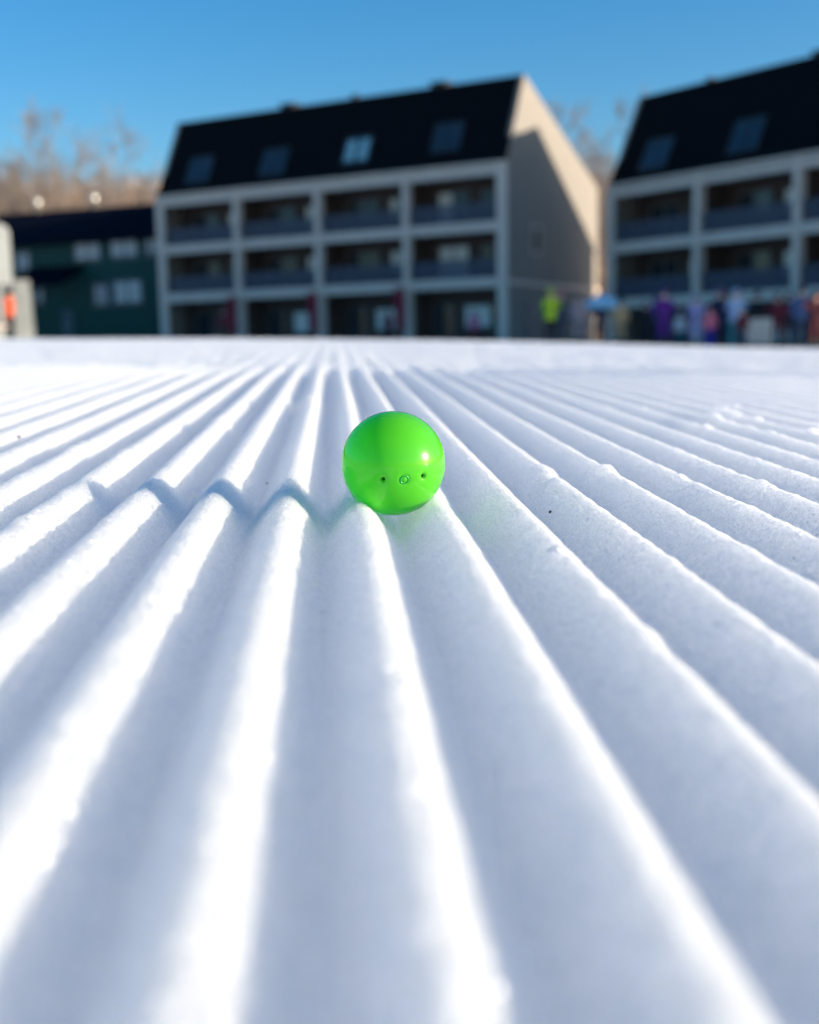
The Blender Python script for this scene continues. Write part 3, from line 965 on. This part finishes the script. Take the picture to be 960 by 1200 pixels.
# ------------------------------------------------------------------ people
SKIN = mat('skin', (0.55, 0.34, 0.25), rough=0.6, var=.06)
HAIRM = mat('brown_hair', (0.06, 0.035, 0.02), rough=0.6)
LENS = mat('goggle_lens', (0.02, 0.02, 0.025), rough=0.1, spec=.9)
def cloth(name, c): return mat('cloth_' + name, c, rough=0.8, var=.15, scale=5, bump=.3, bscale=12)
def person(px, y, label, jacket, pants, hat, h=1.72, face=180, pose='stand', boots=(0.03, 0.03, 0.035), hatkind='helmet', group='people gathered below the buildings', gx=None):
    x = at(px, y, 385) if gx is None else gx
    root = empty("person", (x, y, gz(x, y)), math.radians(face - 180), label, 'person', group)
    k = h / 1.72
    # joints: figure faces -y when face = 180 (towards the camera)
    J = {}
    arm = {'stand': ((.27, .02, 1.12), (.26, -.10, .88)), 'bent': ((.27, -.10, 1.14), (.16, -.30, 1.08)), 'pack': ((.30, -.02, 1.14), (.22, -.24, 1.22)), 'hip': ((.36, .06, 1.14), (.22, -.06, .98))}[pose]
    lean = {'stand': 0, 'bent': -.03, 'pack': -.06, 'hip': .0}[pose]
    pts = [('pelvis', (0, 0, .93), .155), ('belly', (0, lean * .4, 1.08), .15), ('chest', (0, lean, 1.28), .168), ('neckb', (0, lean, 1.42), .085), ('neck', (0, lean - .01, 1.49), .06), ('head', (0, lean - .02, 1.60), .092), ('crown', (0, lean - .015, 1.66), .085)]
    for s, n in ((-1, 'l'), (1, 'r')):
        pts += [('sh' + n, (s * .19, lean, 1.38), .078), ('el' + n, (s * arm[0][0], arm[0][1] + lean, arm[0][2]), .060), ('wr' + n, (s * arm[1][0], arm[1][1] + lean, arm[1][2]), .045), ('ha' + n, (s * arm[1][0] * .98, arm[1][1] + lean - .05, arm[1][2] - .07), .042),
                ('hip' + n, (s * .10, 0, .86), .112), ('kn' + n, (s * .125, -.03, .48), .080), ('an' + n, (s * .135, .02, .12), .066), ('he' + n, (s * .135, .05, .06), .060), ('toe' + n, (s * .15, -.15, .045), .050)]
    ids = {n: i for i, (n, _, _) in enumerate(pts)}
    ed = [('pelvis', 'belly'), ('belly', 'chest'), ('chest', 'neckb'), ('neckb', 'neck'), ('neck', 'head'), ('head', 'crown')]
    for n in 'lr':
        ed += [('chest', 'sh' + n), ('sh' + n, 'el' + n), ('el' + n, 'wr' + n), ('wr' + n, 'ha' + n), ('pelvis', 'hip' + n), ('hip' + n, 'kn' + n), ('kn' + n, 'an' + n), ('an' + n, 'he' + n), ('an' + n, 'toe' + n)]
    me = bpy.data.meshes.new("body_base")
    me.from_pydata([tuple(c * k for c in p) for _, p, _ in pts], [(ids[a], ids[b]) for a, b in ed], [])
    ob = bpy.data.objects.new("body_base", me); COL.objects.link(ob)
    sk = ob.modifiers.new('skin', 'SKIN'); sk.use_smooth_shade = True
    sv = me.skin_vertices[0].data
    for i, (n, p, r) in enumerate(pts):
        sv[i].radius = (r * k, r * k * (.78 if n in ('pelvis', 'belly', 'chest') else 1))
        sv[i].use_root = (n == 'pelvis')
    ss = ob.modifiers.new('sub', 'SUBSURF'); ss.levels = 2; ss.render_levels = 2
    bpy.context.view_layer.update()
    dg = bpy.context.evaluated_depsgraph_get()
    nm = bpy.data.meshes.new_from_object(ob.evaluated_get(dg))
    bpy.data.objects.remove(ob); 
    nm.name = "body"
    nm.materials.clear()
    for q in (jacket, pants, mat('boot_%0.2f_%0.2f' % boots[:2], boots, rough=.5), mat('glove', (0.025, 0.025, 0.03), rough=.8), SKIN): nm.materials.append(q)
    zone_of = lambda n: 4 if n in ('neck', 'head', 'crown') else 3 if n[:2] == 'ha' else 2 if n[:2] in ('he', 'to') or n[:2] == 'an' else 1 if n[:3] in ('hip', 'kn') or n[:2] == 'kn' else 0
    P = np.array([p for _, p, _ in pts]) * k; zn = [zone_of(n) for n, _, _ in pts]
    for f in nm.polygons:
        c = np.array(f.center)
        i = int(((P - c) ** 2).sum(1).argmin())
        zi = zn[i]
        if zi == 1 and c[2] > .80 * k: zi = 0
        f.material_index = zi; f.use_smooth = True
    b = bpy.data.objects.new("body", nm); COL.objects.link(b); b.parent = root
    hy = (lean - .018) * k; hz = 1.63 * k
    M_ = MB(); M_.ell((0, hy - .100 * k, 1.595 * k), (.014 * k, .022 * k, .022 * k), 8, 6); M_.build("nose", SKIN, root, smooth=True)
    if hatkind == 'helmet':
        M_ = MB(); M_.ell((0, hy + .012 * k, hz + .0 * k), (.118 * k, .135 * k, .125 * k), 18, 8, zmin=-.35)
        M_.box(-.10 * k, .10 * k, hy - .145 * k, hy - .10 * k, hz + .015 * k, hz + .04 * k, bev=.01); M_.build("helmet", hat, root, smooth=True)
        M_ = MB(); M_.box(-.085 * k, .085 * k, hy - .128 * k, hy - .07 * k, hz - .045 * k, hz + .012 * k, bev=.02); M_.build("goggles", LENS, root, smooth=True)
    elif hatkind == 'beanie':
        M_ = MB(); M_.ell((0, hy + .01 * k, hz + .02 * k), (.108 * k, .118 * k, .13 * k), 18, 8, zmin=-.1)
        M_.ell((0, hy + .01 * k, hz + .165 * k), (.035 * k, .035 * k, .035 * k), 10, 6); M_.build("beanie", hat, root, smooth=True)
    else:
        M_ = MB(); M_.ell((0, hy + .02 * k, hz + .015 * k), (.112 * k, .12 * k, .12 * k), 18, 9, zmin=-.55)
        M_.ell((0, hy + .085 * k, hz - .10 * k), (.085 * k, .05 * k, .15 * k), 12, 8); M_.build("hair", HAIRM, root, smooth=True)
    return root
_cloth = cloth
def cloth(name, c, k=0.62): return _cloth(name, tuple(v * k for v in c))
lime = cloth('lime', (0.62, 0.90, 0.03)); navy = cloth('navy', (0.02, 0.03, 0.09)); blackc = cloth('black', (0.02, 0.02, 0.024))
purple = cloth('purple', (0.16, 0.02, 0.32)); lav = cloth('lavender', (0.42, 0.40, 0.70), .72); royal = cloth('royal', (0.02, 0.03, 0.50))
ltblue = cloth('light_blue', (0.40, 0.55, 0.80), .78); dred = cloth('dark_red', (0.20, 0.015, 0.035)); blue = cloth('blue', (0.07, 0.15, 0.36))
mauve = cloth('mauve', (0.42, 0.33, 0.35), .75); grey = cloth('grey', (0.13, 0.13, 0.16)); tan = cloth('tan', (0.62, 0.36, 0.17), 1.0); pink = cloth('pink', (0.70, 0.18, 0.30), .7)
orange = cloth('orange', (0.95, 0.12, 0.03)); teal = cloth('teal', (0.05, 0.30, 0.34)); dgreen = cloth('green', (0.10, 0.30, 0.04)); white = cloth('white', (0.75, 0.72, 0.70), 1.0)
maroon = cloth('maroon', (0.10, 0.008, 0.02)); dblue = cloth('dark_blue', (0.03, 0.06, 0.13))

p1 = person(645, 39, 'person in a bright lime yellow jacket at the foot of the gable wall', lime, blackc, lime, 1.80, 205, 'pack')
# the green rucksack that person wears
M_ = MB()
rt = empty("backpack", p1.location[:], p1.rotation_euler[2], 'green backpack worn by the person in the lime jacket', 'backpack')
M_.box(-.17, .17, .07, .28, .98, 1.42, bev=.06); M_.build("bag", dgreen, rt, smooth=True)
M_ = MB(); M_.box(-.13, .13, .285, .34, 1.02, 1.22, bev=.03); M_.build("pocket", dgreen, rt, smooth=True)
for s in (-1, 1):
    M_ = MB(); M_.tube([(s * .12, .10, 1.38), (s * .13, -.02, 1.44), (s * .13, -.17, 1.36), (s * .14, -.17, 1.18), (s * .16, .02, 1.04)], [.02] * 5, 6); M_.build("strap", dgreen, rt)
person(657, 41.5, 'person in grey with a pink hat behind the lime jacket', grey, grey, pink, 1.82, 170, 'stand', hatkind='beanie')
person(678, 40, 'person in a pale mauve outfit between the lime jacket and the blue canopy', mauve, mauve, grey, 1.72, 190, 'stand')
person(703, 42, 'person in dark blue standing under the light blue canopy', dblue, navy, navy, 1.66, 180, 'bent')
person(727, 40, 'person in a tan outfit just right of the light blue canopy', tan, tan, tan, 1.55, 160, 'stand', hatkind='hair')
person(756, 40, 'person all in black left of the purple jacket', blackc, blackc, blackc, 1.45, 200, 'stand')
person(778, 38, 'person dressed all in purple', purple, purple, purple, 1.78, 185, 'hip')
person(797, 39, 'small child in white and teal right of the purple figure', white, teal, white, 1.12, 180, 'stand')
person(815, 38, 'person in a lavender outfit left of the royal blue child', lav, lav, lav, 1.62, 175, 'bent')
person(832, 36.5, 'child in a pink top and royal blue trousers', pink, royal, pink, 1.18, 185, 'stand', boots=(0.02, 0.03, 0.5))
person(843, 38.5, 'person in dark navy with a lilac helmet', navy, navy, cloth('lilac', (0.36, 0.20, 0.40)), 1.84, 190, 'stand')
person(861, 37, 'person in a light blue jacket with teal trousers left of the beige panel', ltblue, teal, ltblue, 1.76, 195, 'pack', boots=(0.05, 0.30, 0.34))
person(911, 38, 'person in dark red beside the right end of the beige panel', dred, dred, maroon, 1.68, 170, 'hip')
person(938, 36, 'person in a blue outfit near the right edge', blue, dblue, dblue, 1.80, 190, 'stand')
person(956, 34.5, 'person in maroon at the right edge under the coral umbrella', maroon, maroon, blackc, 1.60, 180, 'bent')
person(556, 57, 'person in a pink top on the porch of the central block', pink, dred, blackc, 1.6, 180, 'stand', group='people on the porch of the central block')
person(455, 59.5, 'person in a dark red top on the porch of the central block', dred, blackc, blackc, 1.6, 170, 'stand', group='people on the porch of the central block')
person(887, 40.5, 'person in black half hidden behind the beige panel', blackc, blackc, dblue, 1.86, 180, 'stand')
person(851, 41, 'person in dark blue behind the light blue jacket', dblue, blackc, maroon, 1.84, 170, 'stand')
person(924, 40, 'person in black with a dark red helmet between the dark red and the blue outfits', blackc, maroon, maroon, 1.8, 185, 'stand')
person(768, 42, 'person in dark blue between the black and the purple outfits', dblue, blackc, navy, 1.7, 170, 'stand')
person(870, 35.5, 'small child in maroon in front of the beige panel at its left end', maroon, dblue, teal, 1.15, 190, 'stand')
person(262, 64, 'person in a red top on the porch at the left end of the central block', dred, blackc, pink, 1.7, 180, 'stand', group='people on the porch of the central block')
person(14, 38, 'person in an orange red jacket beside the white hut at the left', orange, blackc, blackc, 1.55, 200, 'stand', group='people at the left hut')

# ------------------------------------------------------------------ small furniture of the base area
# light blue canopy
cx = at(706, 41, 360); cg = gz(cx, 41)
t = empty("canopy", (cx, 41, cg), .1, 'light blue pop up canopy on thin posts beside the gable wall', 'canopy')
zt = zat(706, 346, 41) - cg; zb = zat(706, 361, 41) - cg
M_ = MB(); hw = .52
M_.add([(-hw, -hw, zb), (hw, -hw, zb), (hw, hw, zb), (-hw, hw, zb), (-hw, -hw, zb + .22), (hw, -hw, zb + .22), (hw, hw, zb + .22), (-hw, hw, zb + .22), (0, 0, zt + .05)], [(0, 1, 5, 4), (1, 2, 6, 5), (2, 3, 7, 6), (3, 0, 4, 7), (4, 5, 8), (5, 6, 8), (6, 7, 8), (7, 4, 8)])
M_.build("cover", cloth('canopy_blue', (0.34, 0.62, 0.80), 1.0), t)
for sx in (-1, 1):
    for sy in (-1, 1):
        M_ = MB(); M_.tube([(sx * (hw - .04), sy * (hw - .04), -.2), (sx * (hw - .04), sy * (hw - .04), zb + .1)], [.02, .02], 8); M_.build("leg", FRAME, t)
# coral umbrella cut by the right edge
ux = at(962, 35, 350); ug = gz(ux, 35)
t = empty("umbrella", (ux, 35, ug), 0, 'coral red parasol at the right edge', 'umbrella')
uz = zat(960, 341, 35) - ug
M_ = MB(); prof = [(.001, uz), (.22, uz - .10), (.42, uz - .28), (.50, uz - .46), (.485, uz - .46), (.40, uz - .30), (.20, uz - .13), (.001, uz - .04)]
M_.lathe(prof, 16); M_.build("cover", cloth('coral', (0.62, 0.11, 0.10)), t, smooth=True)
M_ = MB(); M_.tube([(0, 0, -.2), (0, 0, uz + .05)], [.022, .02], 8); M_.build("pole", FRAME, t)
# beige panel
bx = at(890, 37.5, 385); bg_ = gz(bx, 37.5)
t = empty("notice_board", (bx, 37.5, bg_), .05, 'wide beige panel on short legs among the people at the right', 'board')
z1 = zat(890, 373, 37.5) - bg_
M_ = MB(); M_.box(-.40, .40, -.03, .03, .12, z1, bev=.02); M_.build("panel", mat('beige_panel', (0.52, 0.50, 0.44), rough=.7), t)
for s in (-1, 1):
    M_ = MB(); M_.box(s * .33 - .03, s * .33 + .03, .031, .08, -.2, z1 - .1); M_.box(s * .33 - .03, s * .33 + .03, .081, .45, -.02, .04); M_.build("leg", FRAME, t)
# white hut at the left edge with rounded roof corner
hx_, hyy = at(13, 26, 300), 26.0
hg = gz(hx_, hyy)
t = empty("ticket_hut", (hx_, hyy, hg), math.radians(18.8), 'white hut with rounded roof corner cut off by the left edge', 'hut')
zt = zat(8, 262, hyy) - hg; zw = zat(8, 333, hyy) - hg; zs = zat(8, 384, hyy) - hg
M_ = MB()
pr = [(-2.2, zw), (-0.002, zw), (-0.002, zt - .22)] + [(-.22 + .22 * math.cos(q), zt - .22 + .22 * math.sin(q)) for q in np.linspace(.2, 1.57, 6)] + [(-2.2, zt)]
n = len(pr)
vs = [(x, 0, z) for x, z in pr] + [(x, 1.8, z) for x, z in pr]
M_.add(vs, [tuple(range(n)), tuple(range(n, 2 * n))[::-1]] + [(i, n + i, n + (i + 1) % n, (i + 1) % n) for i in range(n)])
M_.build("roof_fascia", HUTP, t)
M_ = MB(); M_.box(-2.1, -.22, .1, 1.7, -.4, zs, bev=.02); M_.build("wall", HUTP, t)
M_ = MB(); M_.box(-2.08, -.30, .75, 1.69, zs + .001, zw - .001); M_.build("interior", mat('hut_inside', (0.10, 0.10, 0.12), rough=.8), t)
for s in (-.27, -2.04):
    M_ = MB(); M_.box(s - .05, s + .05, .12, .22, zs + .002, zw - .002); M_.build("post", HUTP, t)
M_ = MB(); M_.box(-2.15, -.17, -.08, .5, zs + .003, zs + .06, bev=.015); M_.build("counter", TRIM, t)
# white standing sign
ax = at(27, 28.5, 360); ag = gz(ax, 28.5)
t = empty("sandwich_board", (ax, 28.5, ag), .1, 'plain grey white standing board right of the orange jacket', 'sign')
za = zat(27, 328, 28.5) - ag
for s in (-1, 1):
    M_ = MB()
    M_.add([(-.17, s * .30, -.05), (.17, s * .30, -.05), (.17, s * .03, za), (-.17, s * .03, za), (-.17, s * .33, -.05), (.17, s * .33, -.05), (.17, s * .06, za), (-.17, s * .06, za)], [(0, 1, 2, 3), (7, 6, 5, 4), (0, 4, 5, 1), (1, 5, 6, 2), (2, 6, 7, 3), (3, 7, 4, 0)])
    M_.build("panel", HUTP, t)
M_ = MB(); M_.tube([(-.18, 0, za - .02), (.18, 0, za - .02)], [.03, .03], 8); M_.build("hinge", FRAME, t)
